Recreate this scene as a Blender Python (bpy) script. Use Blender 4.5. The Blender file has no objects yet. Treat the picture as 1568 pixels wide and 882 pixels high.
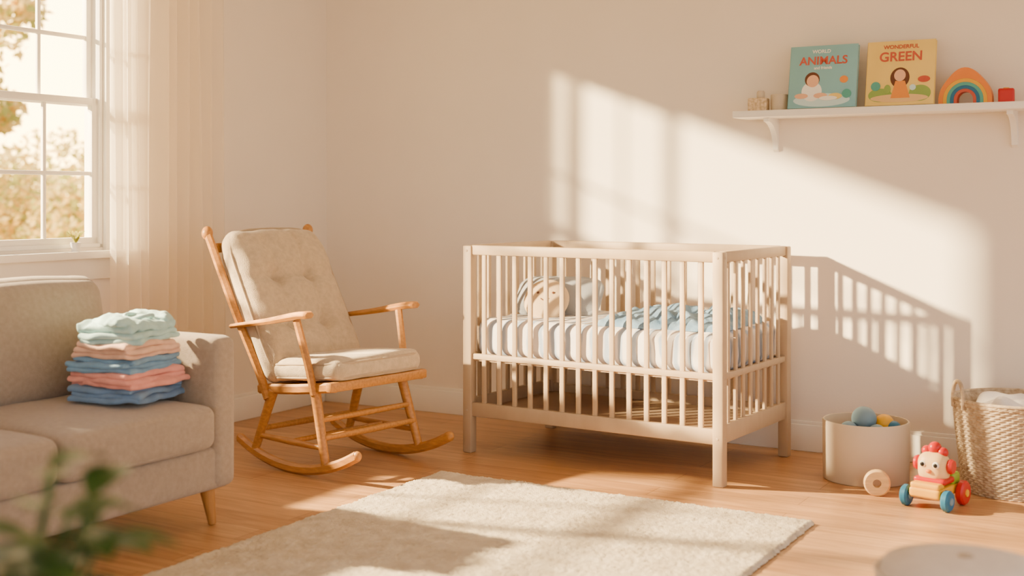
import bpy, bmesh, math, random
from mathutils import Vector, Matrix, noise
random.seed(4)
SC=bpy.context.scene
R3=math.radians

# ------------------------------------------------------------ materials
def lin(c):
    if isinstance(c,str):
        c=c.lstrip('#'); c=[int(c[i:i+2],16)/255 for i in (0,2,4)]
    return tuple((x/12.92 if x<=.04045 else ((x+.055)/1.055)**2.4) for x in c)+(1,)
def newmat(name):
    m=bpy.data.materials.new(name); m.use_nodes=True
    nt=m.node_tree; p=nt.nodes['Principled BSDF']; return m,nt,p
def mat(name,col,rough=.6,var=.08,scale=8,bump=0.,bscale=150,stretch=(1,1,1),sheen=0,spec=.35,col2=None):
    m,nt,p=newmat(name); N=nt.nodes; L=nt.links
    tc=N.new('ShaderNodeTexCoord'); mp=N.new('ShaderNodeMapping'); mp.inputs['Scale'].default_value=stretch
    L.new(tc.outputs['Object'],mp.inputs[0])
    nz=N.new('ShaderNodeTexNoise'); nz.inputs['Scale'].default_value=scale; nz.inputs['Detail'].default_value=5
    L.new(mp.outputs[0],nz.inputs['Vector'])
    cr=N.new('ShaderNodeValToRGB'); a=lin(col); 
    b=lin(col2) if col2 else tuple(x*(1-var*2) for x in a[:3])+(1,)
    cr.color_ramp.elements[0].position=.3; cr.color_ramp.elements[1].position=.7
    cr.color_ramp.elements[0].color=b; cr.color_ramp.elements[1].color=tuple(min(1,x*(1+var*.6)) for x in a[:3])+(1,)
    L.new(nz.outputs['Fac'],cr.inputs[0]); L.new(cr.outputs[0],p.inputs['Base Color'])
    p.inputs['Roughness'].default_value=rough; p.inputs['Specular IOR Level'].default_value=spec
    if sheen: p.inputs['Sheen Weight'].default_value=sheen
    if bump:
        n2=N.new('ShaderNodeTexNoise'); n2.inputs['Scale'].default_value=bscale; n2.inputs['Detail'].default_value=3
        L.new(mp.outputs[0],n2.inputs['Vector'])
        bp=N.new('ShaderNodeBump'); bp.inputs['Strength'].default_value=bump; bp.inputs['Distance'].default_value=.004
        L.new(n2.outputs['Fac'],bp.inputs['Height']); L.new(bp.outputs[0],p.inputs['Normal'])
    return m
M_wall=mat('wall_paint','#EFE4D7',.85,.01,3,.1,90)
M_trim=mat('white_trim','#F3EDE3',.45,.01,3)
M_ceil=mat('ceiling_paint','#F2ECE2',.9,.01,3)
M_sofa=mat('sofa_fabric','#A89583',.95,.06,60,.6,420,sheen=.3,spec=.1)
M_leg=mat('honey_wood_leg','#B07A3F',.45,.12,12,stretch=(6,6,1))
M_chw=mat('chair_wood','#BC8241',.38,.14,10,stretch=(2,9,9))
M_cush=mat('cream_cushion','#C9B497',.95,.09,45,.7,300,sheen=.3,spec=.1)
M_pipe=mat('cushion_piping','#B49F86',.9,.03,30)
M_crib=mat('crib_paint','#B49B7E',.5,.03,8,stretch=(3,3,1))
M_cribb=mat('crib_board','#BFA283',.55,.05,8,stretch=(1,8,8))
M_shelf=mat('shelf_white','#F4F0EA',.4,.01,3)
M_bin=mat('bin_cream','#CDBDA4',.6,.02,5)
M_wk=mat('pale_wood','#DDB67F',.5,.1,20,stretch=(1,1,6))
M_red=mat('toy_red','#BE1A14',.35,.03); M_blue=mat('toy_blue','#26698F',.4,.03)
M_yel=mat('toy_yellow','#E5A818',.4,.03); M_grn=mat('toy_green','#8AA232',.4,.03)
M_crm=mat('toy_cream','#E8C084',.45,.03); M_blk=mat('toy_black','#1E1A18',.3,.0)
M_org=mat('toy_orange','#E5822C',.45,.03); M_teal=mat('toy_teal','#55A397',.45,.03)
M_lblue=mat('ball_dusty_blue','#748F9F',.5,.03)
M_red_d=mat('muted_red','#C25540',.6,.03); M_skin=mat('print_skin','#E9B58F',.6,.02)
M_hair=mat('print_brown','#633B28',.6,.02); M_white=mat('print_white','#F4F0E6',.6,.01)
M_page=mat('book_pages','#EFE6D2',.8,.05,80,stretch=(1,1,1))
M_bk1=mat('cover_teal','#86BAC2',.5,.04,6); M_bk2=mat('cover_yellow','#EFCF72',.5,.04,6)
M_lb=mat('print_lightblue','#CBE4E6',.5,.02); M_pgrn=mat('print_green','#8CA858',.5,.02); M_porg=mat('print_orange','#E78F38',.5,.02)
M_leaf=mat('leaf_green','#3F5A22',.5,.15,10); M_pot=mat('pot_terracotta','#B98D6E',.7,.05)
M_soil=mat('soil','#3A2A1E',.95,.1,60)
M_pouf=mat('pouf_fabric','#E3D6C8',.95,.04,40,.4,300)
M_metal=mat('rod_metal','#C9B08A',.35,.02)
M_grass=mat('grass','#9FA055',.95,.15,3)
M_bark=mat('bark','#A98C66',.9,.15,8)
M_bask=mat('basket_fibre','#C8B598',.85,.16,45,.4,300,col2='#9E876C')
M_sheetw=mat('white_blanket','#EFEAE6',.95,.02,10,.3,200)
M_pgray=mat('pillow_gray','#A2A5AB',.95,.03,20,.3,300); M_pbe=mat('pillow_beige','#D8BC97',.95,.03,20,.3,300)
M_blanket=mat('blue_blanket','#6488AE',.95,.1,14,.6,260,col2='#8CAAC8')
cloth=[mat('cloth_'+n,c,.95,.08,25,.5,300,sheen=.2,spec=.1) for n,c in
  (('denim','#6F8BAD'),('pink','#E99C8E'),('blue','#7BA0BF'),('peach','#F0BFA2'),('mint','#B4D6D4'))]

m,nt,p=newmat('crib_sheet'); N=nt.nodes;L=nt.links
tc=N.new('ShaderNodeTexCoord'); wv=N.new('ShaderNodeTexWave'); wv.inputs['Scale'].default_value=5.5; wv.inputs['Distortion'].default_value=3; wv.inputs['Detail'].default_value=2
mp=N.new('ShaderNodeMapping'); mp.inputs['Rotation'].default_value=(0,0,.5); L.new(tc.outputs['Object'],mp.inputs[0]); L.new(mp.outputs[0],wv.inputs[0])
cr=N.new('ShaderNodeValToRGB'); cr.color_ramp.elements[0].color=lin('#A3B0C8'); cr.color_ramp.elements[1].color=lin('#E6DFDC'); cr.color_ramp.elements[0].position=.1; cr.color_ramp.elements[1].position=.5
L.new(wv.outputs['Fac'],cr.inputs[0]); L.new(cr.outputs[0],p.inputs['Base Color']); p.inputs['Roughness'].default_value=.95
M_sheet=m
m,nt,p=newmat('oak_planks'); N=nt.nodes;L=nt.links
tc=N.new('ShaderNodeTexCoord'); br=N.new('ShaderNodeTexBrick'); br.offset=.37
br.inputs['Scale'].default_value=1; br.inputs['Brick Width'].default_value=1.5; br.inputs['Row Height'].default_value=.14
br.inputs['Mortar Size'].default_value=.0014; br.inputs['Mortar Smooth'].default_value=.3; br.inputs['Bias'].default_value=0
br.inputs['Color1'].default_value=lin('#C6996A'); br.inputs['Color2'].default_value=lin('#B58658'); br.inputs['Mortar'].default_value=lin('#7D5A38')
L.new(tc.outputs['Object'],br.inputs['Vector'])
mp=N.new('ShaderNodeMapping'); mp.inputs['Scale'].default_value=(1.2,14,1); L.new(tc.outputs['Object'],mp.inputs[0])
nz=N.new('ShaderNodeTexNoise'); nz.inputs['Scale'].default_value=2.2; nz.inputs['Detail'].default_value=8; nz.inputs['Distortion'].default_value=1.2
L.new(mp.outputs[0],nz.inputs['Vector'])
cr=N.new('ShaderNodeValToRGB'); cr.color_ramp.elements[0].color=(.70,.65,.58,1); cr.color_ramp.elements[1].color=(1.06,1.05,1.03,1)
cr.color_ramp.elements[0].position=.3; cr.color_ramp.elements[1].position=.65
L.new(nz.outputs['Fac'],cr.inputs[0])
mx=N.new('ShaderNodeMix'); mx.data_type='RGBA'; mx.blend_type='MULTIPLY'; mx.inputs['Factor'].default_value=1
L.new(br.outputs['Color'],mx.inputs['A']); L.new(cr.outputs[0],mx.inputs['B']); L.new(mx.outputs['Result'],p.inputs['Base Color'])
p.inputs['Roughness'].default_value=.34; p.inputs['Specular IOR Level'].default_value=.45
M_floor=m
M_rug=mat('rug_wool','#D9CCB7',1,.06,14,.9,260,col2='#C3B49D',spec=.05)
m,nt,p=newmat('sheer_curtain'); N=nt.nodes;L=nt.links
out=N['Material Output']; tr=N.new('ShaderNodeBsdfTransparent'); tl=N.new('ShaderNodeBsdfTranslucent'); df=N.new('ShaderNodeBsdfDiffuse')
tl.inputs[0].default_value=lin('#FFF8EC'); df.inputs[0].default_value=lin('#FBF3E6'); tr.inputs[0].default_value=lin('#FFFDF9')
m1=N.new('ShaderNodeMixShader'); m1.inputs[0].default_value=.3; L.new(tl.outputs[0],m1.inputs[1]); L.new(df.outputs[0],m1.inputs[2])
m2=N.new('ShaderNodeMixShader'); m2.inputs[0].default_value=.55; L.new(tr.outputs[0],m2.inputs[1]); L.new(m1.outputs[0],m2.inputs[2]); L.new(m2.outputs[0],out.inputs[0])
M_curt=m
def folm(name,c):
    m,nt,p=newmat(name); N=nt.nodes;L=nt.links
    out=N['Material Output']; tl=N.new('ShaderNodeBsdfTranslucent'); df=N.new('ShaderNodeBsdfDiffuse')
    tl.inputs[0].default_value=lin(c); df.inputs[0].default_value=lin(c)
    m1=N.new('ShaderNodeMixShader'); L.new(tl.outputs[0],m1.inputs[1]); L.new(df.outputs[0],m1.inputs[2]); L.new(m1.outputs[0],out.inputs[0]); return m
M_fol=[folm('foliage_gold','#F2CC6C'),folm('foliage_olive','#BDBB66'),folm('foliage_amber','#F8DF96')]

# ------------------------------------------------------------ builder
class B:
    def __init__(s,name): s.name=name; s.bm=bmesh.new(); s.mats=[]
    def mi(s,m):
        if m not in s.mats: s.mats.append(m)
        return s.mats.index(m)
    def add(s,tb,M,m):
        i=s.mi(m)
        if M is not None: tb.transform(M)
        for f in tb.faces: f.material_index=i; f.smooth=True
        me=bpy.data.meshes.new('tmp'); tb.to_mesh(me); tb.free(); s.bm.from_mesh(me); bpy.data.meshes.remove(me)
    def box(s,c,size,m,rot=(0,0,0),bev=.004,seg=2,M=None):
        tb=bmesh.new(); bmesh.ops.create_cube(tb,size=1)
        tb.transform(Matrix.Diagonal((size[0],size[1],size[2],1)))
        if bev: bmesh.ops.bevel(tb,geom=tb.edges[:],offset=min(bev,min(size)*.45),segments=seg,profile=.5,affect='EDGES')
        X=Matrix.Translation(c)@Matrix.Rotation(rot[2],4,'Z')@Matrix.Rotation(rot[1],4,'Y')@Matrix.Rotation(rot[0],4,'X')
        s.add(tb,(M@X) if M else X,m)
    def lathe(s,prof,c,m,seg=48,M=None):
        tb=bmesh.new(); rings=[]
        for r,z in prof:
            if r<1e-5: rings.append([tb.verts.new((0,0,z))])
            else: rings.append([tb.verts.new((r*math.cos(2*math.pi*k/seg),r*math.sin(2*math.pi*k/seg),z)) for k in range(seg)])
        for a,b in zip(rings,rings[1:]):
            for k in range(seg):
                k2=(k+1)%seg
                if len(a)==1 and len(b)==1: continue
                if len(a)==1: tb.faces.new((a[0],b[k2],b[k]))
                elif len(b)==1: tb.faces.new((a[k],a[k2],b[0]))
                else: tb.faces.new((a[k],a[k2],b[k2],b[k]))
        bmesh.ops.recalc_face_normals(tb,faces=tb.faces[:])
        X=Matrix.Translation(c)
        if M: X=X@M
        s.add(tb,X,m)
    def rod(s,p1,p2,r1,r2,m,seg=14,mid=None):
        p1=Vector(p1);p2=Vector(p2);d=p2-p1;Ln=d.length
        q=d.to_track_quat('Z','Y').to_matrix().to_4x4()
        e=min(r1,r2)*.3
        pr=[(0,0),(r1-e,0),(r1,e)]
        if mid: pr.append((mid,Ln/2))
        pr+=[(r2,Ln-e),(r2-e,Ln),(0,Ln)]
        s.lathe(pr,p1,m,seg,q)
    def sweep(s,pts,sec,m,up=(0,0,1),scale=None,smooth=6):
        P=[Vector(p) for p in pts]
        if smooth and len(P)>2:
            Q=[];E=[P[0]*2-P[1]]+P+[P[-1]*2-P[-2]]
            for i in range(1,len(E)-2):
                a,b,c,d=E[i-1:i+3]
                for k in range(smooth):
                    t=k/smooth; Q.append(.5*((2*b)+(c-a)*t+(2*a-5*b+4*c-d)*t*t+(3*b-a-3*c+d)*t**3))
            Q.append(P[-1]); P=Q
        up=Vector(up); tb=bmesh.new(); rings=[]
        for i,p in enumerate(P):
            T=(P[min(i+1,len(P)-1)]-P[max(i-1,0)]).normalized(); S=T.cross(up).normalized(); U=S.cross(T)
            k=scale(i/(len(P)-1)) if scale else 1
            rings.append([tb.verts.new(p+S*u*k+U*v*k) for u,v in sec])
        n=len(sec)
        for a,b in zip(rings,rings[1:]):
            for k in range(n): tb.faces.new((a[k],a[(k+1)%n],b[(k+1)%n],b[k]))
        tb.faces.new(rings[0][::-1]); tb.faces.new(rings[-1])
        bmesh.ops.recalc_face_normals(tb,faces=tb.faces[:])
        s.add(tb,None,m)
    def soft(s,c,size,r,m,rot=(0,0,0),n=12,fn=None,M=None):
        tb=bmesh.new(); bmesh.ops.create_cube(tb,size=2)
        bmesh.ops.subdivide_edges(tb,edges=tb.edges[:],cuts=n,use_grid_fill=True)
        h=Vector(size)/2
        for v in tb.verts:
            q=Vector([math.sin(x*math.pi/2) for x in v.co])
            p=Vector([q[i]*h[i] for i in range(3)])
            rr=[min(r,h[i]) for i in range(3)]
            inn=Vector([max(-(h[i]-rr[i]),min(h[i]-rr[i],p[i])) for i in range(3)])
            d=Vector([(p[i]-inn[i])/rr[i] for i in range(3)])
            if d.length>1e-6:
                mxc=max(abs(x) for x in d); k=mxc/d.length
                p=inn+Vector([d[i]*k*rr[i] for i in range(3)])
            if fn: p=fn(p,q)
            v.co=p
        X=Matrix.Translation(c)@Matrix.Rotation(rot[2],4,'Z')@Matrix.Rotation(rot[1],4,'Y')@Matrix.Rotation(rot[0],4,'X')
        s.add(tb,(M@X) if M else X,m)
    def sphere(s,c,r,m,sc=(1,1,1)):
        tb=bmesh.new(); bmesh.ops.create_uvsphere(tb,u_segments=28,v_segments=18,radius=r)
        s.add(tb,Matrix.Translation(c)@Matrix.Diagonal((*sc,1)),m)
    def torus(s,c,R,r,m,M=None,seg=40,sec=10,fn=None):
        tb=bmesh.new(); g=[]
        for i in range(seg):
            t=2*math.pi*i/seg; row=[]
            for j in range(sec):
                u=2*math.pi*j/sec; row.append(tb.verts.new(((R+r*math.cos(u))*math.cos(t),(R+r*math.cos(u))*math.sin(t),r*math.sin(u))))
            g.append(row)
        for i in range(seg):
            for j in range(sec): tb.faces.new((g[i][j],g[(i+1)%seg][j],g[(i+1)%seg][(j+1)%sec],g[i][(j+1)%sec]))
        X=Matrix.Translation(c)
        if M: X=X@M
        s.add(tb,X,m)
    def prism(s,pts,d,m,M):
        tb=bmesh.new(); a=[tb.verts.new((x,0,z)) for x,z in pts]; b=[tb.verts.new((x,d,z)) for x,z in pts]
        n=len(pts); tb.faces.new(a); tb.faces.new(b[::-1])
        for k in range(n): tb.faces.new((a[k],b[k],b[(k+1)%n],a[(k+1)%n]))
        bmesh.ops.recalc_face_normals(tb,faces=tb.faces[:]); s.add(tb,M,m)
    def raw(s,V,F,m,M=None):
        tb=bmesh.new(); vs=[tb.verts.new(v) for v in V]
        for f in F:
            try: tb.faces.new([vs[i] for i in f])
            except ValueError: pass
        s.add(tb,M,m)
    def text(s,body,size,m,M,ext=.0006):
        cu=bpy.data.curves.new('t','FONT'); cu.body=body; cu.size=size; cu.align_x='CENTER'; cu.extrude=ext; cu.offset=size*.02
        ob=bpy.data.objects.new('t',cu); SC.collection.objects.link(ob)
        dg=bpy.context.evaluated_depsgraph_get(); me=bpy.data.meshes.new_from_object(ob.evaluated_get(dg))
        tb=bmesh.new(); tb.from_mesh(me); bpy.data.objects.remove(ob); bpy.data.meshes.remove(me)
        s.add(tb,M@Matrix.Rotation(R3(90),4,'X'),m)
    def done(s,M=None,parent=None,sharp=38):
        me=bpy.data.meshes.new(s.name); s.bm.to_mesh(me); s.bm.free()
        for m in s.mats: me.materials.append(m)
        me.set_sharp_from_angle(angle=R3(sharp))
        ob=bpy.data.objects.new(s.name,me); SC.collection.objects.link(ob)
        if parent: ob.parent=parent
        if M is not None: ob.matrix_world=M
        return ob
def circ(r,n=10,ry=None): return [(r*math.cos(2*math.pi*k/n),(ry or r)*math.sin(2*math.pi*k/n)) for k in range(n)]
def rrect(w,h,r=.3):
    c=min(w,h)*r; x=w/2;y=h/2
    return [(x-c,-y),(x,-y+c),(x,y-c),(x-c,y),(-x+c,y),(-x,y-c),(-x,-y+c),(-x+c,-y)]
T=Matrix.Translation
RM=T((-1.042,6.970,0))@Matrix.Rotation(R3(-30),4,'Z')
def room(x,t,z=0,rot=0): return RM@T((x,-t,z))@Matrix.Rotation(rot,4,'Z')

# ------------------------------------------------------------ shell
b=B('floor'); b.box((3.2,-4.4,-.05),(6.9,9.2,.1),M_floor,bev=0); b.done(RM)
b=B('wall_back'); b.box((3.2,.075,1.3),(6.7,.15,2.8),M_wall,bev=0); b.done(RM)
b=B('ceiling'); b.box((3.2,-4.4,2.75),(6.9,9.2,.1),M_ceil,bev=0); b.done(RM)
W0,W1=.92,2.40; WT=.10
TE=4.02
b=B('wall_left')
def wl(t0,t1,z0,z1): b.box((-WT/2,-(t0+t1)/2,(z0+z1)/2),(WT,t1-t0,z1-z0),M_wall,bev=0)
wl(-.15,1.60,-.1,2.7); wl(TE,12,-.1,2.7); wl(1.60,TE,-.1,W0); wl(1.60,TE,W1,2.7); b.done(RM)
b=B('baseboard_back'); b.box((3.2,-.009,.06),(6.4,.018,.12),M_trim,bev=.004); b.box((3.2,-.006,.127),(6.4,.011,.018),M_trim,bev=.004); b.done(RM)
b=B('baseboard_left'); b.box((.009,-6,.06),(.018,11.9,.12),M_trim,bev=.004); b.box((.006,-6,.127),(.011,11.9,.018),M_trim,bev=.004); b.done(RM)
for k,(t0,t1) in enumerate(((1.60,2.44),(2.44,TE))):
    b=B('window_%d'%(k+1)); w=t1-t0; rail=1.57
    def bx(y0,y1,z0,z1,x,d=.045): b.box((x,-(y0+y1)/2,(z0+z1)/2),(d,abs(y1-y0),z1-z0),M_trim,bev=.003)
    jx=-WT/2
    if k==0:
        bx(t0,t0+.018,W0,W1,jx,WT); bx(t1-.010,t1,W0,W1,jx,.06)
    else: bx(t1-.018,t1,W0,W1,jx,WT)
    bx(t0,t1,W1-.018,W1,jx,WT); bx(t0,t1,W0,W0+.018,jx,WT)
    if k==0:
        for z0,z1,x,mz in ((W0+.01,rail+.018,-.03,1.25),(rail-.018,W1-.01,-.065,1.86)):
            bx(t0+.016,t0+.048,z0,z1,x,.03); bx(t1-.034,t1-.008,z0,z1,x,.03)
            bx(t0+.016,t1-.01,z0,z0+.036,x,.03); bx(t0+.016,t1-.01,z1-.032,z1,x,.03)
            for q in (1,2):
                y=t0+.048+(w-.09)*q/3; bx(y-.009,y+.009,z0,z1,x,.016)
            bx(t0+.03,t1-.03,mz-.009,mz+.009,x,.018)
    else:
        bx(t0,t0+.014,W0,W1,-.05,.03); bx(t1-.045,t1-.015,W0,W1,-.05,.03); bx(t0,t1,1.86-.014,1.86+.014,-.05,.02)
        bx(t0,t1,1.56,1.585,-.05,.02)
    if k==0: bx(t0-.09,t0,W0-.02,W1+.07,.011,.022)
    else: bx(t1,t1+.09,W0-.02,W1+.07,.011,.022)
    e0=.09 if k==0 else 0; e1=0 if k==0 else .09
    bx(t0-e0,t1+e1,W1,W1+.07,.013,.026)
    e0*=1.3;e1*=1.3
    bx(t0-e0,t1+e1,W0-.045,W0-.012,.03,.09); bx(t0-e0*.7,t1+e1*.7,W0-.14,W0-.045,.01,.02)
    b.done(RM)

b=B('sheer_curtain'); V=[];F=[];nu,nv=300,60
for j in range(nv+1):
    z=2.55-(2.55-.02)*j/nv
    for i in range(nu+1):
        u=i/nu; f=j/nv
        t=.99+.68*u+.010*math.sin(f*3+u*9)
        ph=u*2*math.pi*9+.9*math.sin(u*14)+.35*f*math.sin(u*25)
        a=.135+(.028+.012*f)*math.sin(ph)+.012*math.sin(u*23+f*2)
        V.append((a,-t,z))
for j in range(nv):
    for i in range(nu): q=j*(nu+1)+i; F.append((q,q+1,q+nu+2,q+nu+1))
b.raw(V,F,M_curt); b.done(RM,sharp=180)
b=B('curtain_rod'); b.rod((.13,-.75,2.58),(.13,-4.6,2.58),.013,.013,M_metal)
b.sphere((.13,-.74,2.58),.026,M_metal); b.sphere((.13,-4.61,2.58),.026,M_metal)
for t in (.85,2.53,4.5): b.rod((0,-t,2.58),(.13,-t,2.58),.008,.008,M_metal); b.box((.006,-t,2.58),(.012,.04,.07),M_metal)
b.done(RM)
b=B('sill_plant'); b.lathe([(0,0),(.018,0),(.023,.04),(.020,.04),(.016,.01),(0,.01)],(0,0,0),M_shelf,24)
for k in range(14):
    a=k*2.4; d=Vector((math.cos(a)*.5,math.sin(a)*.5,1)).normalized(); p=Vector((0,0,.03)); 
    b.sweep([p,p+d*.04,p+d*.055+Vector((math.cos(a)*.015,math.sin(a)*.015,.01))],[(.003,0),(0,.001),(-.003,0),(0,-.001)],M_fol[1],up=(.3,.5,.2),scale=lambda s:.4+1.6*math.sin(math.pi*min(1,s*.95)))
b.done(room(.045,1.79,W0-.012))

# ------------------------------------------------------------ rug
b=B('area_rug'); nx,ny=240,370; V=[];F=[]; LX,LY=1.57,2.45
for j in range(ny+1):
    for i in range(nx+1):
        x=LX*i/nx; y=-LY*j/ny; e=min(i,nx-i,j,ny-j)
        n1=noise.noise(Vector((x*9,y*9,0))); n2=random.random(); 
        z=.002 if e==0 else .013*min(1,e/2)+.003*n1+.005*n2+.002*noise.noise(Vector((x*40,y*40,3)))
        if e<=1:
            x+=.004*noise.noise(Vector((x*30,y*30,9)))+random.uniform(-.003,.003); y+=random.uniform(-.003,.003)
        V.append((x+random.uniform(-.002,.002),y+random.uniform(-.002,.002),z+.001))
for j in range(ny):
    for i in range(nx): q=j*(nx+1)+i; F.append((q,q+nx+1,q+nx+2,q+1))
b.raw(V,F,M_rug); b.done(room(1.565,1.22),sharp=180)

# ------------------------------------------------------------ sofa
b=B('sofa'); AW=.115; CL=.66; n=3; LEN=2*AW+n*CL
b.soft((.49,-LEN/2,.205),(.87,LEN-.02,.15),.02,M_sofa)
for y in (-AW/2,-LEN+AW/2):
    b.soft((.47,y,.395),(.93,AW,.53),.035,M_sofa,n=14)
b.soft((.13,-LEN/2,.46),(.24,LEN-.01,.66),.05,M_sofa,n=14)
for k in range(n):
    yc=-(AW+CL*(k+.5))
    def f(p,q,k=k):
        c=(1-q.x**2)*(1-q.y**4)
        p=p.copy(); p.z+= .022*c if q.z>0 else 0
        p.z+=.004*noise.noise(p*7+Vector((k*3,0,0))); p.x+=.008*(1-q.y**2)*(q.x>0)
        return p
    b.soft((.59,yc,.355),(.73,CL-.006,.15),.038,M_sofa,n=16,fn=f)
    hx,hy=.36,CL/2-.008
    for zz in (.412,.297):
        pts=[(.59+hx-.002,yc-hy+.03,zz),(.59+hx+.005,yc,zz),(.59+hx-.002,yc+hy-.03,zz)]
        b.sweep(pts,circ(.003,8),M_sofa)
    def g(p,q,k=k):
        p=p.copy(); c=(1-q.y**4)*(1-q.z**2)
        if q.x>0: p.x+=.05*c
        p.z+=.015*(1-q.y**2)*(q.z>0)+.005*noise.noise(p*6+Vector((k*5,2,0))); return p
    b.soft((.30,yc+(.02 if k==0 else 0),.625),(.18,CL-.004+(.04 if k==0 else 0),.45),.07,M_sofa,rot=(0,R3(-9),0),n=16,fn=g)
for x,y in ((.87,-.09),(.87,-LEN+.09),(.08,-.09),(.08,-LEN+.09)):
    b.rod((x+(.02 if x>.5 else -.02),y+(.01 if y>-1 else -.01),0),(x,y,.14),.014,.027,M_leg,20)
b.done(room(.42,2.20))

# folded clothes
b=B('folded_clothes'); z=0
random.seed(11)
for gi,cm in enumerate(cloth):
    nl=3 if gi<4 else 2
    ox,oy=random.uniform(-.012,.014),random.uniform(-.012,.012); ro=random.uniform(-.09,.09)
    sx,sy=.275-.010*gi+random.uniform(-.01,.01),.30-.008*gi
    for l in range(nl):
        th=.0190
        def f(p,q,gi=gi,l=l):
            p=p.copy(); s=gi*7+l*2.3
            p.z+=.010*noise.noise(Vector((p.x*9+s,p.y*9,gi)))+.004*noise.noise(Vector((p.x*26+s,p.y*26,s)))
            e=max(abs(q.x),abs(q.y)); p.z-=.007*max(0,e-.75)/.25
            p.x+=.018*noise.noise(Vector((p.y*12,s,1)))*abs(q.x); p.y+=.016*noise.noise(Vector((p.x*12,s,4)))*abs(q.y)
            return p
        b.soft((ox+random.uniform(-.008,.008),oy+random.uniform(-.010,.010),z+th/2),(sx-.006*l,sy-.01*l,th),.0094,cm,rot=(0,0,ro+random.uniform(-.03,.03)),n=30,fn=f)
        z+=th*.86
def f(p,q):
    p=p.copy(); k=noise.noise(Vector((p.x*10,p.y*10,5))); p.z+=.018*k+.02*(1-q.x**2)*(1-q.y**2)*(q.z>0)+.009*noise.noise(p*38)
    return p
b.soft((0,0,z+.012),(.23,.25,.03),.014,cloth[4],n=34,fn=f)
for sy in (-1,1):
    b.soft((.02,sy*.09,z+.026),(.16,.08,.022),.011,cloth[4],rot=(sy*.1,.05,sy*.35),n=18,fn=f)
b.sweep([(.05+.045*math.cos(a),.05*math.sin(a),z+.046+.006*math.cos(2*a)) for a in [2*math.pi*i/14 for i in range(15)]],circ(.0065,8),cloth[4])
b.done(room(1.11,2.485,.464,R3(8)),sharp=180)

# ------------------------------------------------------------ rocking chair
CM=T((-.735,5.36,0))@Matrix.Rotation(R3(-39.8),4,'Z')
b=B('rocking_chair'); m=M_chw; Rr=.80
for s in (-1,1):
    y=.27*s
    pts=[(f,y,Rr-math.sqrt(Rr*Rr-f*f)+.021) for f in [-.35+.0735*i for i in range(11)]]
    b.sweep(pts,rrect(.034,.042,.3),m,smooth=3)
    b.sphere((pts[0][0],y,pts[0][2]),.02,m,(1,.85,1)); b.sphere((pts[-1][0],y,pts[-1][2]),.02,m,(1,.85,1))
    b.rod((.20,y,.055),(.115,.25*s,.345),.018,.022,m)
    b.rod((-.25,y,.065),(-.15,.25*s,.33),.018,.022,m)
    b.rod((-.225,.267*s,.13),(.185,.267*s,.125),.011,.011,m,mid=.014)
    b.sweep([(-.17,.265*s,.29),(-.235,.27*s,.42),(-.36,.28*s,.63),(-.47,.287*s,.83),(-.55,.29*s,.975)],rrect(.034,.040,.35),m,up=(1,0,.5))
    b.sphere((-.558,.29*s,.985),.025,m,(1,1,1.25))
    b.sweep([(.12,.262*s,.335),(.10,.275*s,.45),(.05,.295*s,.64)],rrect(.030,.036,.35),m,up=(1,0,.2))
    pts=[(-.385,.285*s,.585),(-.25,.297*s,.605),(-.10,.305*s,.628),(.03,.31*s,.652),(.10,.31*s,.664),(.145,.308*s,.666)]
    b.sweep(pts,rrect(.060,.030,.4),m,scale=lambda t:(.62+.38*min(1,t*1.6)) if t<.93 else 1-.25*((t-.93)/.07)**2)
    b.sweep([(-.24,.25*s,.325),(0,.25*s,.345),(.235,.25*s,.375)],rrect(.03,.042,.3),m,smooth=3)
b.box((.225,0,.375),(.034,.56,.04),m,bev=.008); b.box((-.22,0,.325),(.03,.50,.036),m,bev=.008)
for i in range(6):
    x=-.15+.062*i; b.box((x,0,.352+.085*x),(.046,.50,.014),m,rot=(0,R3(-5),0),bev=.004)
b.rod((.178,-.262,.165),(.178,.262,.165),.012,.012,m,mid=.015); b.rod((.155,-.258,.235),(.155,.258,.235),.011,.011,m,mid=.014)
b.rod((-.21,-.262,.16),(-.21,.262,.16),.012,.012,m,mid=.015); b.rod((-.02,-.265,.128),(-.02,.265,.128),.010,.010,m,mid=.013)
for z,x in ((.46,-.262),(.62,-.352),(.78,-.443),(.92,-.52)):
    b.sweep([(x,-.28,z),(x-.025,0,z),(x,.28,z)],rrect(.045,.014,.3),m,up=(.88,0,.48))
chair=b.done(CM)
ang=math.atan2(.37,.65)
CB=Matrix(((0,-math.cos(ang),-math.sin(ang),0),(1,0,0,0),(0,-math.sin(ang),math.cos(ang),0),(0,0,0,1)))
b=B('back_cushion')
but=[(x,z) for x in (-.09,.09) for z in (-.13,.10)]
def f(p,q):
    p=p.copy(); zz=p.z/.36
    k=1-.08*max(0,(zz-.6)/.4)**2-.03*max(0,(-zz-.6)/.4)**2
    p.x*=k; p.z-=.015*q.x**2*(p.z>.25)
    c=(1-q.x**4)*(1-q.z**4); p.y+= -.042*c if q.y<0 else .008*c
    if q.y<0:
        for bx_,bz in but:
            d=math.hypot(p.x-bx_,p.z-bz); p.y+=.034*math.exp(-(d/.038)**2)
        for bx_ in (-.09,.09):
            p.y+=.015*math.exp(-((p.x-bx_)/.020)**2)*(1 if abs(p.z)<.3 else 0)
        for bz in (-.13,.10):
            p.y+=.017*math.exp(-((p.z-bz)/.022)**2)*c
        p.y+=.007*noise.noise(Vector((p.x*22,0,p.z*22)))
    p+=Vector((0,.006*noise.noise(p*9),.003*noise.noise(p*12)))
    return p
b.soft((0,0,0),(.55,.10,.73),.05,M_cush,n=48,fn=f)
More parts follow.
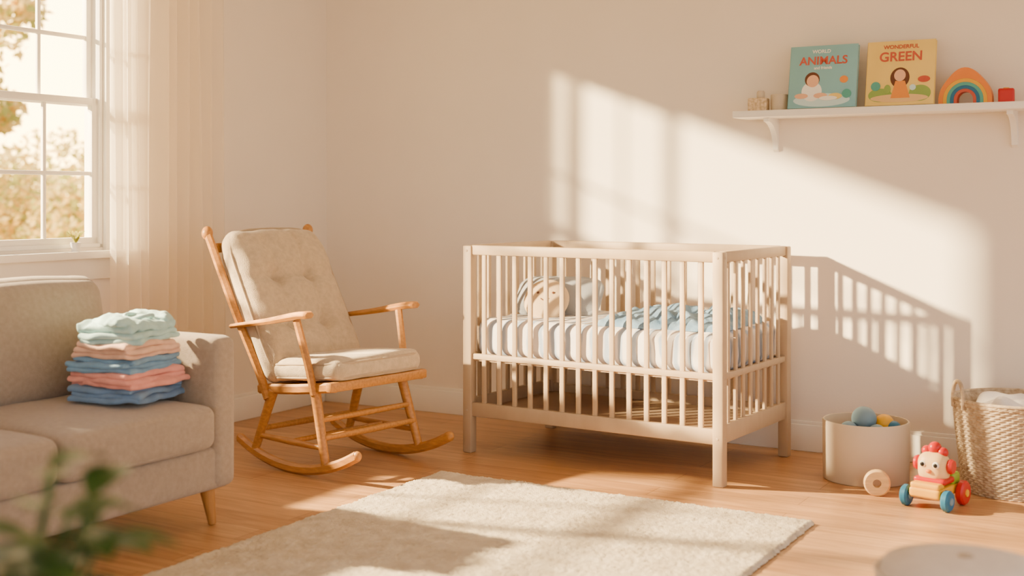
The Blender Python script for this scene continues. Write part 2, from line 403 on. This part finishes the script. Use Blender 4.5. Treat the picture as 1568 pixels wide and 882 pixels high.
def outline(hx,hz,n=80,y=-.02):
    o=[]
    for i in range(n+1):
        a=2*math.pi*i/n; ca,sa=math.cos(a),math.sin(a); e=.28
        x=hx*math.copysign(abs(ca)**e,ca); z=hz*math.copysign(abs(sa)**e,sa); zz=z/.36
        k=1-.08*max(0,(zz-.6)/.4)**2-.03*max(0,(-zz-.6)/.4)**2
        o.append((x*k,y,z-.015*(x/hx)**2*(z>.25)))
    return o
for yy in (-.030,.030): b.sweep(outline(.268,.359,y=yy),circ(.005,8),M_pipe,up=(0,1,0),smooth=0)
cb=b.done(CM@T((-.330,0,.675))@CB,sharp=180)
cb.parent=chair; cb.matrix_parent_inverse=chair.matrix_world.inverted()
b=B('seat_cushion')
def f(p,q):
    p=p.copy(); c=(1-q.x**4)*(1-q.y**4); p.z+=.018*c if q.z>0 else 0
    p.z+=.004*noise.noise(p*9); p.x*=1-.05*q.y**4; p.y*=1-.05*q.x**4; return p
b.soft((0,0,0),(.46,.52,.085),.038,M_cush,n=26,fn=f)
for zz in (.028,-.028):
    o=[]
    for i in range(81):
        a=2*math.pi*i/80; ca,sa=math.cos(a),math.sin(a); o.append((.222*math.copysign(abs(ca)**.3,ca),.252*math.copysign(abs(sa)**.3,sa),zz))
    b.sweep(o,circ(.005,8),M_pipe,smooth=0)
sc_=b.done(CM@T((.03,0,.422))@Matrix.Rotation(R3(-5),4,'Y'),sharp=180)
sc_.parent=chair; sc_.matrix_parent_inverse=chair.matrix_world.inverted()

# ------------------------------------------------------------ crib
KM=T((.5075,5.533,0))@Matrix.Rotation(R3(-33.5),4,'Z')
b=B('baby_crib'); L_,Wd,H=1.26,.74,.93; ps=.046; hx=L_/2-ps/2; hy=Wd/2-ps/2; m=M_crib
for x in (-hx,hx):
    for y in (-hy,hy): b.box((x,y,(H-.002)/2),(ps,ps,H-.002),m,bev=.006)
for y in (-hy,hy):
    b.box((0,y,H-.022),(L_-2*ps+.01,.030,.044),m,bev=.006)
    b.box((0,y,.195),(L_-2*ps+.01,.028,.062),m,bev=.005)
    b.box((0,y,.432),(L_-2*ps+.01,.024,.026),m,bev=.004)
    for i in range(14):
        x=-hx+(i+1)*(2*hx)/15; b.box((x,y,.555),(.023,.014,.69),m,bev=.005)
for x in (-hx,hx):
    b.box((x,0,H-.022),(.030,Wd-2*ps+.01,.044),m,bev=.006)
    b.box((x,0,.205),(.028,Wd-2*ps+.01,.075),m,bev=.005)
    b.box((x,0,.432),(.024,Wd-2*ps+.01,.026),m,bev=.004)
    for i in range(8):
        y=-hy+(i+1)*(2*hy)/9; b.box((x,y,.555),(.014,.023,.69),m,bev=.005)
b.box((0,0,.418),(2*hx-.02,2*hy-.02,.018),M_cribb,bev=.002)
b.box((0,0,.180),(2*hx-.03,2*hy-.03,.016),M_cribb,bev=.002)
for x in (-hx,hx):
    for z in (.19,.905): b.rod((x,-hy-ps/2-.0015,z),(x,-hy-ps/2+.002,z),.006,.006,M_pipe)
for z in (.19,.43,.905): b.rod((hx+ps/2-.002,-hy,z),(hx+ps/2+.0015,-hy,z),.006,.006,M_pipe)
crib=b.done(KM)
def kid(b_,M):
    o=b_.done(M,sharp=180); o.parent=crib; o.matrix_parent_inverse=crib.matrix_world.inverted()
b=B('crib_mattress')
def f(p,q):
    p=p.copy(); s=1 if q.z>0 else 0
    p.z+=s*(.008*noise.noise(Vector((p.x*14,p.y*14,0)))+.012*(1-q.x**2)*(1-q.y**2))
    k=.009*noise.noise(Vector((p.x*22,p.z*6,p.y))) if abs(q.y)>.9 else 0
    p.y+=math.copysign(k,q.y)-math.copysign(.006,q.y)*(abs(q.y)>.9)
    k=.009*noise.noise(Vector((p.y*22,p.z*6,p.x))) if abs(q.x)>.97 else 0
    p.x-=math.copysign(abs(k),q.x)
    return p
b.soft((0,0,.515),(2*hx-.03,2*hy-.03,.165),.045,M_sheet,n=60,fn=f); kid(b,KM)
b=B('gray_pillow')
def f(p,q):
    p=p.copy(); c_=(1-q.x**2)*(1-q.z**2); p.y*=.35+.9*c_; p.z*=1-.22*max(0,abs(q.x)-.4)**2*2; p.z+=.006*noise.noise(p*12); return p
b.soft((0,0,0),(.42,.11,.22),.05,M_pgray,n=22,fn=f)
kid(b,KM@T((-.355,.01,.685))@Matrix.Rotation(R3(10),4,'Z')@Matrix.Rotation(R3(-38),4,'X'))
b=B('round_cushion')
b.sphere((0,0,0),.105,M_pbe,(1,.36,1))
for x in (-.035,.035): b.sphere((x,-.036,.018),.006,M_hair,(1,.5,1))
b.sweep([(-.02,-.0375,-.012),(0,-.0385,-.024),(.02,-.0375,-.012)],circ(.002,6),M_hair,up=(0,1,0))
kid(b,KM@T((-.345,-.115,.678))@Matrix.Rotation(R3(20),4,'Z')@Matrix.Rotation(R3(-34),4,'X'))
b=B('baby_blanket')
def hmap(x,y):
    r=max(abs(x)/.28,abs(y)/.26)
    e=max(0,1-max(0,r-.75)/.25)
    v=.045+.030*noise.noise(Vector((x*6,y*6,1)))+.032*abs(noise.noise(Vector((x*11+y*8,y*5,6))))*1.6
    return v*e**.5
V=[];F=[];n_=100
for j in range(n_+1):
    for i in range(n_+1):
        x=-.28+.56*i/n_; y=-.26+.52*j/n_; wob=1+.10*noise.noise(Vector((x*6,y*6,8)))
        V.append((x*wob,y*wob,hmap(x,y)+.002))
for j in range(n_):
    for i in range(n_): q=j*(n_+1)+i; F.append((q,q+1,q+n_+2,q+n_+1))
b.raw(V,F,M_blanket); kid(b,KM@T((.29,-.03,.597))@Matrix.Rotation(.06,4,'Z'))

# ------------------------------------------------------------ wall shelf and contents
SZ=1.53
b=B('wall_shelf'); b.box((3.3,-.10,SZ-.015),(1.68,.20,.03),M_shelf,bev=.003)
for a in (2.60,3.62):
    pts=[(0,0),(-.15,0),(-.15,-.018)]+[(-.15+.13*math.sin(t)*1.0,-.018-.12*(1-math.cos(t))) for t in [math.pi/2*i/10 for i in range(1,11)]]+[(0,-.15)]
    b.prism([(x,z) for x,z in pts],.024,M_shelf,T((a+.012,0,SZ-.03))@Matrix.Rotation(R3(90),4,'Z'))
b.done(RM)
def ell(cx,cz,rx,rz,n=28,a0=0,a1=2*math.pi): return [(cx+rx*math.cos(a0+(a1-a0)*i/n),cz+rz*math.sin(a0+(a1-a0)*i/n)) for i in range(n+(0 if a1-a0>6.2 else 1))]
def book(nm,a,cov,w,h,items,texts,tilt=12,yaw=0):
    b=B(nm); d=.024
    b.box((0,-d/2+.0015,h/2),(w,.003,h),cov,bev=.001); b.box((0,d/2-.0015,h/2),(w,.003,h),cov,bev=.001)
    b.box((.0,0,h/2),(w-.008,d-.006,h-.008),M_page,bev=0); b.box((-w/2+.0015,0,h/2),(.003,d,h),cov,bev=.001)
    lay=0
    for pts,mm in items:
        lay+=1; b.prism(pts,.0004+.0003*lay,mm,T((0,-d/2-.0003*lay-.0004,0)))
    for s,sz,x,z,mm in texts: b.text(s,sz,mm,T((x,-d/2-.0008,z)))
    b.done(RM@T((a,-.135,SZ+.003))@Matrix.Rotation(yaw,4,'Z')@Matrix.Rotation(R3(-tilt),4,'X'))
H_=.285
book('picture_book',2.845,M_bk1,.30,H_,[
 (ell(0,.035,.125,.030),M_lb),(ell(-.045,.075,.045,.045),M_white),(ell(-.045,.13,.033,.033),M_hair),(ell(-.042,.122,.027,.028),M_skin),
 (ell(-.09,.055,.03,.012),M_skin),(ell(-.005,.055,.03,.012),M_skin),(ell(.06,.05,.03,.014),M_bk2),(ell(.095,.125,.018,.016),M_porg),(ell(.03,.042,.04,.01),M_white),(ell(.11,.06,.02,.02),M_teal),
 ],[('WORLD',.022,-.01,.250,M_white),('ANIMALS',.052,0,.198,M_red_d),('and friends',.018,.0,.176,M_white)])
book('picture_book',3.178,M_bk2,.285,H_,[
 (ell(-.08,.045,.05,.03),M_pgrn),(ell(.085,.05,.045,.035),M_pgrn),(ell(0,.03,.12,.018),M_crm),(ell(0,.12,.040,.045),M_hair),([(-.035,.03),(.045,.03),(.022,.105),(-.018,.105)],M_porg),
 (ell(0,.13,.024,.026),M_skin),(ell(-.10,.085,.02,.02),M_teal),(ell(.10,.11,.025,.014),M_red_d),(ell(-.05,.07,.014,.02),M_pgrn),(ell(.055,.075,.013,.013),M_lb),
 ],[('WONDERFUL',.024,0,.250,M_red_d),('GREEN',.058,0,.195,M_red_d)])
b=B('rainbow_stacker'); 
def arch(r0,r1,mm,peak=0,d=.05):
    n=28; o=[]
    for i in range(n+1):
        t=math.pi*i/n; r=r1*(1+peak*math.exp(-((t-math.pi/2)/.5)**2)); o.append((r*math.cos(t),r*math.sin(t)+.02))
    o=[(r1,0)]+o+[(-r1,0)]; inn=[(-r0,0)]+[(-r0*math.cos(math.pi*i/n),r0*math.sin(math.pi*i/n)+.02) for i in range(n+1)]+[(r0,0)]
    V=[];F=[]; N_=len(o); inn=inn[::-1]
    for y in (-d/2,d/2):
        for x,z in o: V.append((x,y,z))
        for x,z in inn: V.append((x,y,z))
    for i in range(N_-1):
        F+=[(i,i+1,N_+i+1,N_+i),(2*N_+i,3*N_+i,3*N_+i+1,2*N_+i+1),(i,2*N_+i,2*N_+i+1,i+1),(N_+i,N_+i+1,3*N_+i+1,3*N_+i)]
    F+=[(0,N_,3*N_,2*N_),(N_-1,3*N_-1,4*N_-1,2*N_-1)]
    b.raw(V,F,mm)
arch(.088,.106,M_org,.26); arch(.073,.0875,M_yel); arch(.059,.0725,M_teal); arch(.045,.0585,M_blue); arch(.032,.0445,M_red_d)
b.done(RM@T((3.442,-.10,SZ)),sharp=30)
b=B('red_toy_block'); b.soft((0,0,.030),(.062,.055,.060),.007,M_red); b.lathe([(0,.060),(.012,.060),(.012,.064),(0,.064)],(0,0,0),M_yel); b.done(room(3.60,.10,SZ,.1))
M_speck=mat('speckled_wood','#DCC5A2',.6,.3,90,col2='#B5986F')
b=B('wooden_block'); b.soft((0,0,.030),(.085,.065,.060),.006,M_speck); b.lathe([(0,.060),(.016,.060),(.018,.066),(.018,.086),(.013,.093),(0,.094)],(0.01,0,0),M_bin); b.done(room(2.555,.12,SZ,.1))
b=B('wooden_cylinder'); b.lathe([(0,0),(.036,0),(.038,.003),(.038,.072),(.035,.075),(0,.075)],(0,0,0),M_bin); b.done(room(2.645,.10,SZ))

# ------------------------------------------------------------ bin with balls
b=B('toy_bin'); b.lathe([(0,0),(.165,0),(.17,.005),(.172,.235),(.169,.24),(.164,.24),(.162,.235),(.160,.02),(0,.02)],(0,0,0),M_bin,72)
random.seed(3); cols=[M_lblue,M_wk,M_org,M_blue,M_crm]
lay=[(0.00,0.0,.065)]+[(.1*math.cos(a),.1*math.sin(a),.065) for a in [k*2*math.pi/6 for k in range(6)]]+[(.05,0.02,.145)]+[(.10*math.cos(a+.5),.10*math.sin(a+.5),.140) for a in [k*2*math.pi/6 for k in range(6)]]
for i,(x,y,z) in enumerate(lay): b.sphere((x,y,z),.044,cols[i%5])
b.sphere((-.01,-.01,.245),.050,M_lblue); b.sphere((.075,.0,.222),.040,M_yel); b.sphere((.02,-.085,.200),.036,M_lblue); b.sphere((.105,-.03,.210),.03,M_blue); b.sphere((-.08,-.04,.205),.036,M_lblue)
b.done(T((1.44,5.05,0)),sharp=50)
b=B('woven_basket'); rows=38; sub=4; nth=320; Hb=.355; V=[];F=[]
def rad(z): return .195+.04*(z/Hb)**.8
for j in range(rows*sub+1):
    z=Hb*j/(rows*sub); row=j//sub; ph=(j%sub)/sub
    for i in range(nth):
        th=2*math.pi*i/nth; o=.0042*math.sin(math.pi*ph)*math.cos(40*th+(math.pi if row%2 else 0))+.003*math.sin(math.pi*ph)
        r=rad(z)+o; V.append((r*math.cos(th),r*math.sin(th),z))
for j in range(rows*sub):
    for i in range(nth): a=j*nth+i; c=j*nth+(i+1)%nth; F.append((a,c,c+nth,a+nth))
b.raw(V,F,M_bask)
b.lathe([(0,.002),(.193,.002),(.193,.012),(0,.012)],(0,0,0),M_bask)
b.lathe([(.228,Hb),(.215,Hb-.03),(.188,.02),(0,.02)],(0,0,0),M_bask)
for k in range(2): b.torus((0,0,Hb+.003-.012*k),.234-.002*k,.0075,M_bask,seg=90)
for a in (math.pi*1.02,math.pi*.02):
    ca,sa=math.cos(a),math.sin(a)
    pts=[Vector((.236*ca-s*.05*sa*1.0,.236*sa+s*.05*ca,z)) for s,z in ((-.9,Hb-.03),(-.95,Hb+.015),(-.6,Hb+.06),(0,Hb+.075),(.6,Hb+.06),(.95,Hb+.015),(.9,Hb-.03))]
    b.sweep(pts,circ(.008,8),M_bask,up=(ca,sa,0.01))
def f(p,q):
    p=p.copy(); p.z+=.035*noise.noise(p*9)+.012*noise.noise(p*24); return p
b.soft((.02,0,.28),(.31,.31,.15),.07,M_sheetw,n=30,fn=f)
b.done(T((1.97,4.84,0)),sharp=60)

# ------------------------------------------------------------ toys on the floor
b=B('toy_car')
def wheel(c,mm,r=.036):
    Mx=Matrix.Rotation(R3(90),4,'X')
    b.lathe([(0,-.013),(r-.006,-.013),(r,-.007),(r,.007),(r-.006,.013),(0,.013)],c,mm,36,Mx)
    b.lathe([(0,-.017),(.012,-.017),(.013,-.013),(.013,.013),(.012,.017),(0,.017)],c,M_yel if mm==M_red else M_lblue,20,Mx)
wheel((.068,-.072,.036),M_blue); wheel((.068,.072,.036),M_blue); wheel((-.065,-.072,.042),M_red,.042); wheel((-.065,.072,.042),M_red,.042)
b.rod((.068,-.08,.038),(.068,.08,.038),.006,.006,M_wk); b.rod((-.065,-.08,.042),(-.065,.08,.042),.006,.006,M_wk)
b.soft((0,0,.055),(.185,.11,.034),.010,M_yel); b.soft((-.062,0,.088),(.06,.104,.042),.010,M_grn); b.soft((.064,0,.078),(.050,.104,.020),.008,M_yel)
b.soft((.008,0,.132),(.085,.105,.105),.038,M_crm,n=16)
b.soft((.008,0,.090),(.092,.112,.022),.010,M_red)
for y,z,r in ((0,.196,.022),(-.028,.184,.018),(.028,.184,.018)): b.sphere((.0,y,z),r,M_red,(1.1,1,1))
for y in (-.058,.058): b.lathe([(0,-.010),(.022,-.010),(.026,0),(.022,.010),(0,.010)],(.004,y,.14),M_red,24,Matrix.Rotation(R3(90),4,'X'))
for y in (-.023,.023): b.sphere((.048,y,.146),.012,M_white,(.5,1,1)); b.sphere((.053,y,.146),.0075,M_blk,(.5,1,1))
b.sphere((.052,0,.124),.009,M_org,(.9,1.1,.8)); 
b.done(T((1.575,4.62,0))@Matrix.Rotation(R3(-132),4,'Z')@Matrix.Scale(1.08,4))
b=B('wooden_wheel_toy'); r=.050
b.lathe([(.016,-.018),(r-.006,-.018),(r,-.012),(r,.012),(r-.006,.018),(.016,.018),(.016,-.018)],(0,0,r),M_wk,40,Matrix.Rotation(R3(90),4,'X'))
b.lathe([(.0165,-.0185),(.022,-.0205),(.027,-.0185)],(0,0,r),M_org,32,Matrix.Rotation(R3(90),4,'X'))
b.done(T((1.40,4.76,0))@Matrix.Rotation(R3(-14),4,'Z'))

# ------------------------------------------------------------ foreground pouf and plant
b=B('round_pouf'); b.lathe([(0,0),(.15,0),(.175,.03),(.185,.12),(.188,.2),(.185,.3),(.175,.38),(.155,.430),(.09,.445),(0,.448)],(0,0,0),M_pouf,64)
b.torus((0,0,.41),.168,.005,M_pouf,seg=64); b.sphere((0,0,.446),.016,M_pipe,(1,1,.4)); b.done(T((.885,2.42,0)),sharp=70)
def plant(nm,loc,hgt,nst,spread,ll,seed,potr=.13,poth=.26):
    random.seed(seed); b=B(nm)
    b.lathe([(0,0),(potr*.75,0),(potr*.8,.01),(potr,poth),(potr*1.04,poth+.005),(potr*1.04,poth+.02),(potr*.93,poth+.02),(potr*.9,poth-.03),(0,poth-.03)],(0,0,0),M_pot,48)
    b.lathe([(0,poth-.02),(potr*.9,poth-.025)],(0,0,0),M_soil,32)
    for s in range(nst):
        a=s*2.399+random.random()*.5; rr=spread*(.25+.75*random.random()); h=hgt*(.8+.2*random.random())
        P=[Vector((0.02*math.cos(a),.02*math.sin(a),poth-.03)),Vector((rr*.3*math.cos(a),rr*.3*math.sin(a),poth+(h-poth)*.5)),Vector((rr*math.cos(a),rr*math.sin(a),h))]
        b.sweep(P,circ(.004,6),M_leaf)
        for k in range(10):
            u=.35+.65*k/9; base=P[0].lerp(P[1],u*2) if u<.5 else P[1].lerp(P[2],u*2-1)
            aa=a+k*2.1+random.random(); d=Vector((math.cos(aa),math.sin(aa),random.uniform(.1,.8))).normalized(); Ln=ll*random.uniform(.7,1.1)
            side=d.cross(Vector((0,0,1))).normalized(); V=[];F=[]
            for i in range(9):
                t=i/8; c=base+d*Ln*t+Vector((0,0,-Ln*.35*t*t)); w=Ln*.30*math.sin(math.pi*min(1,t*.97+.02))**.8
                V+=[c-side*w+Vector((0,0,w*.25)),c,c+side*w+Vector((0,0,w*.25))]
            for i in range(8):
                q=i*3; F+=[(q,q+1,q+4,q+3),(q+1,q+2,q+5,q+4)]
            b.raw(V,F,M_leaf)
    b.done(T(loc),sharp=180)
plant('potted_plant',(-.58,1.38,0),.84,18,.13,.11,5)

# ------------------------------------------------------------ outside
b=B('garden_ground'); b.box((0,0,-.75),(70,70,.1),M_grass,bev=0); b.done(T((-38.5,25,0)))
def tree(nm,loc,blobs,n,th,tr=.10):
    b=B(nm); random.seed(int(abs(loc[0]*7+loc[1]*13)))
    b.sweep([(0,0,-.75),(.05,.02,th*.4),(-.05,.05,th)],circ(tr,10),M_bark,up=(0,1,0),scale=lambda s:1-.5*s)
    for bl in blobs: b.sweep([(0,0,th*.4),(bl[0]*.5,bl[1]*.5,(th*.4+bl[2])/2+.2),(bl[0],bl[1],bl[2])],circ(.03,6),M_bark,up=(0,1,.1),scale=lambda s:1-.8*s)
    for mi_,mm in enumerate(M_fol):
        V=[];F=[]
        for i in range(n//3):
            bl=random.choice(blobs); 
            while True:
                d=Vector((random.uniform(-1,1),random.uniform(-1,1),random.uniform(-1,1)))
                if d.length<1: break
            c=Vector(bl[:3])+d*bl[3]; s=random.uniform(.05,.11)
            u=Vector((random.uniform(-1,1),random.uniform(-1,1),random.uniform(-1,1))).normalized(); w=u.orthogonal().normalized()
            k=len(V); V+=[c-u*s,c-w*s*.5,c+u*s,c+w*s*.5]; F.append((k,k+1,k+2,k+3))
        b.raw(V,F,mm)
    b.done(T(loc),sharp=180)
tree('garden_tree',(-7.9,16.5,0),[(.9,0,3.35,.55),(.6,0,2.75,.5),(1.35,0,3.7,.4),(1.0,.3,2.3,.3),(-.6,0,3.0,.9)],1500,3,.12)
tree('garden_tree',(-5.5,19,0),[(0,0,.9,1.1),(.9,0,.6,.9),(-.9,0,.7,1.0),(.4,0,1.5,.6)],4200,1.2)
tree('garden_tree',(-8.6,20,0),[(0,0,.9,1.2),(1.0,0,.6,1.0),(-.9,0,.9,1.1)],4200,1.4)
tree('garden_tree',(-7.2,24,0),[(0,0,1.2,1.4),(1.6,0,1.0,1.2),(-1.6,0,1.2,1.3)],4200,1.5)
tree('garden_tree',(-6.3,14,0),[(0,0,.1,.7),(.8,.2,0,.6),(-.8,0,.1,.6)],3000,.3)

# ------------------------------------------------------------ light
w=bpy.data.worlds.new('sky'); SC.world=w; w.use_nodes=True; N=w.node_tree.nodes; L=w.node_tree.links
bg=N['Background']; tc=N.new('ShaderNodeTexCoord'); sp=N.new('ShaderNodeSeparateXYZ'); cr=N.new('ShaderNodeValToRGB'); mr=N.new('ShaderNodeMapRange')
L.new(tc.outputs['Generated'],sp.inputs[0]); L.new(sp.outputs['Z'],mr.inputs['Value']); mr.inputs['From Min'].default_value=-1; mr.inputs['From Max'].default_value=1
L.new(mr.outputs[0],cr.inputs[0]); e=cr.color_ramp.elements
e[0].position=.40; e[0].color=(.80,.66,.52,1); e[1].position=.5; e[1].color=(1.0,.82,.62,1)
x=e.new(.54); x.color=(1,.88,.72,1); x=e.new(.59); x.color=(.96,.98,1.0,1); x=e.new(1); x.color=(.72,.82,.95,1)
# golden glow of the low sun in the western sky
dp=N.new('ShaderNodeVectorMath'); dp.operation='DOT_PRODUCT'; dp.inputs[1].default_value=Vector((-.41,.91,.045)).normalized()
L.new(tc.outputs['Generated'],dp.inputs[0])
m2=N.new('ShaderNodeMapRange'); m2.interpolation_type='SMOOTHSTEP'; m2.inputs['From Min'].default_value=.955; m2.inputs['From Max'].default_value=1.0; m2.inputs['To Max'].default_value=1
L.new(dp.outputs['Value'],m2.inputs['Value'])
ad=N.new('ShaderNodeMix'); ad.data_type='RGBA'; ad.blend_type='ADD'; ad.clamp_result=False; ad.inputs['B'].default_value=(8,5.0,1.3,1)
L.new(m2.outputs[0],ad.inputs['Factor']); L.new(cr.outputs[0],ad.inputs['A']); L.new(ad.outputs['Result'],bg.inputs[0]); bg.inputs[1].default_value=2.25
def dirlight(o,loc_dir):
    v=(RM.to_3x3()@Vector(loc_dir)).normalized(); o.rotation_euler=v.to_track_quat('-Z','Y').to_euler(); return v
sl=bpy.data.lights.new('sun','SUN'); sl.energy=27; sl.angle=R3(1.9); sl.color=(1,.76,.42)
so=bpy.data.objects.new('sun',sl); SC.collection.objects.link(so); dirlight(so,(.88,1,-.345))
pl=bpy.data.lights.new('added_floor_spot','SPOT'); pl.energy=44000; pl.color=(1,.76,.42); pl.spot_size=R3(15); pl.spot_blend=.3; pl.shadow_soft_size=.15  # added spot lamp outside the window, steeper than the sun, brightens rug and floor
po=bpy.data.objects.new('added_floor_spot',pl); SC.collection.objects.link(po); v=dirlight(po,(1,.3,-.6))
po.location=(RM@Vector((0,-2.05,1.55)))-v*8

cam=bpy.data.cameras.new('cam'); co=bpy.data.objects.new('camera',cam); SC.collection.objects.link(co)
co.location=(0,0,1.15); co.rotation_euler=(R3(90),0,0); cam.sensor_width=36; cam.lens=43.62; cam.shift_y=-.0899
cam.dof.use_dof=True; cam.dof.focus_distance=5.2; cam.dof.aperture_fstop=1.8; cam.clip_end=200
SC.camera=co
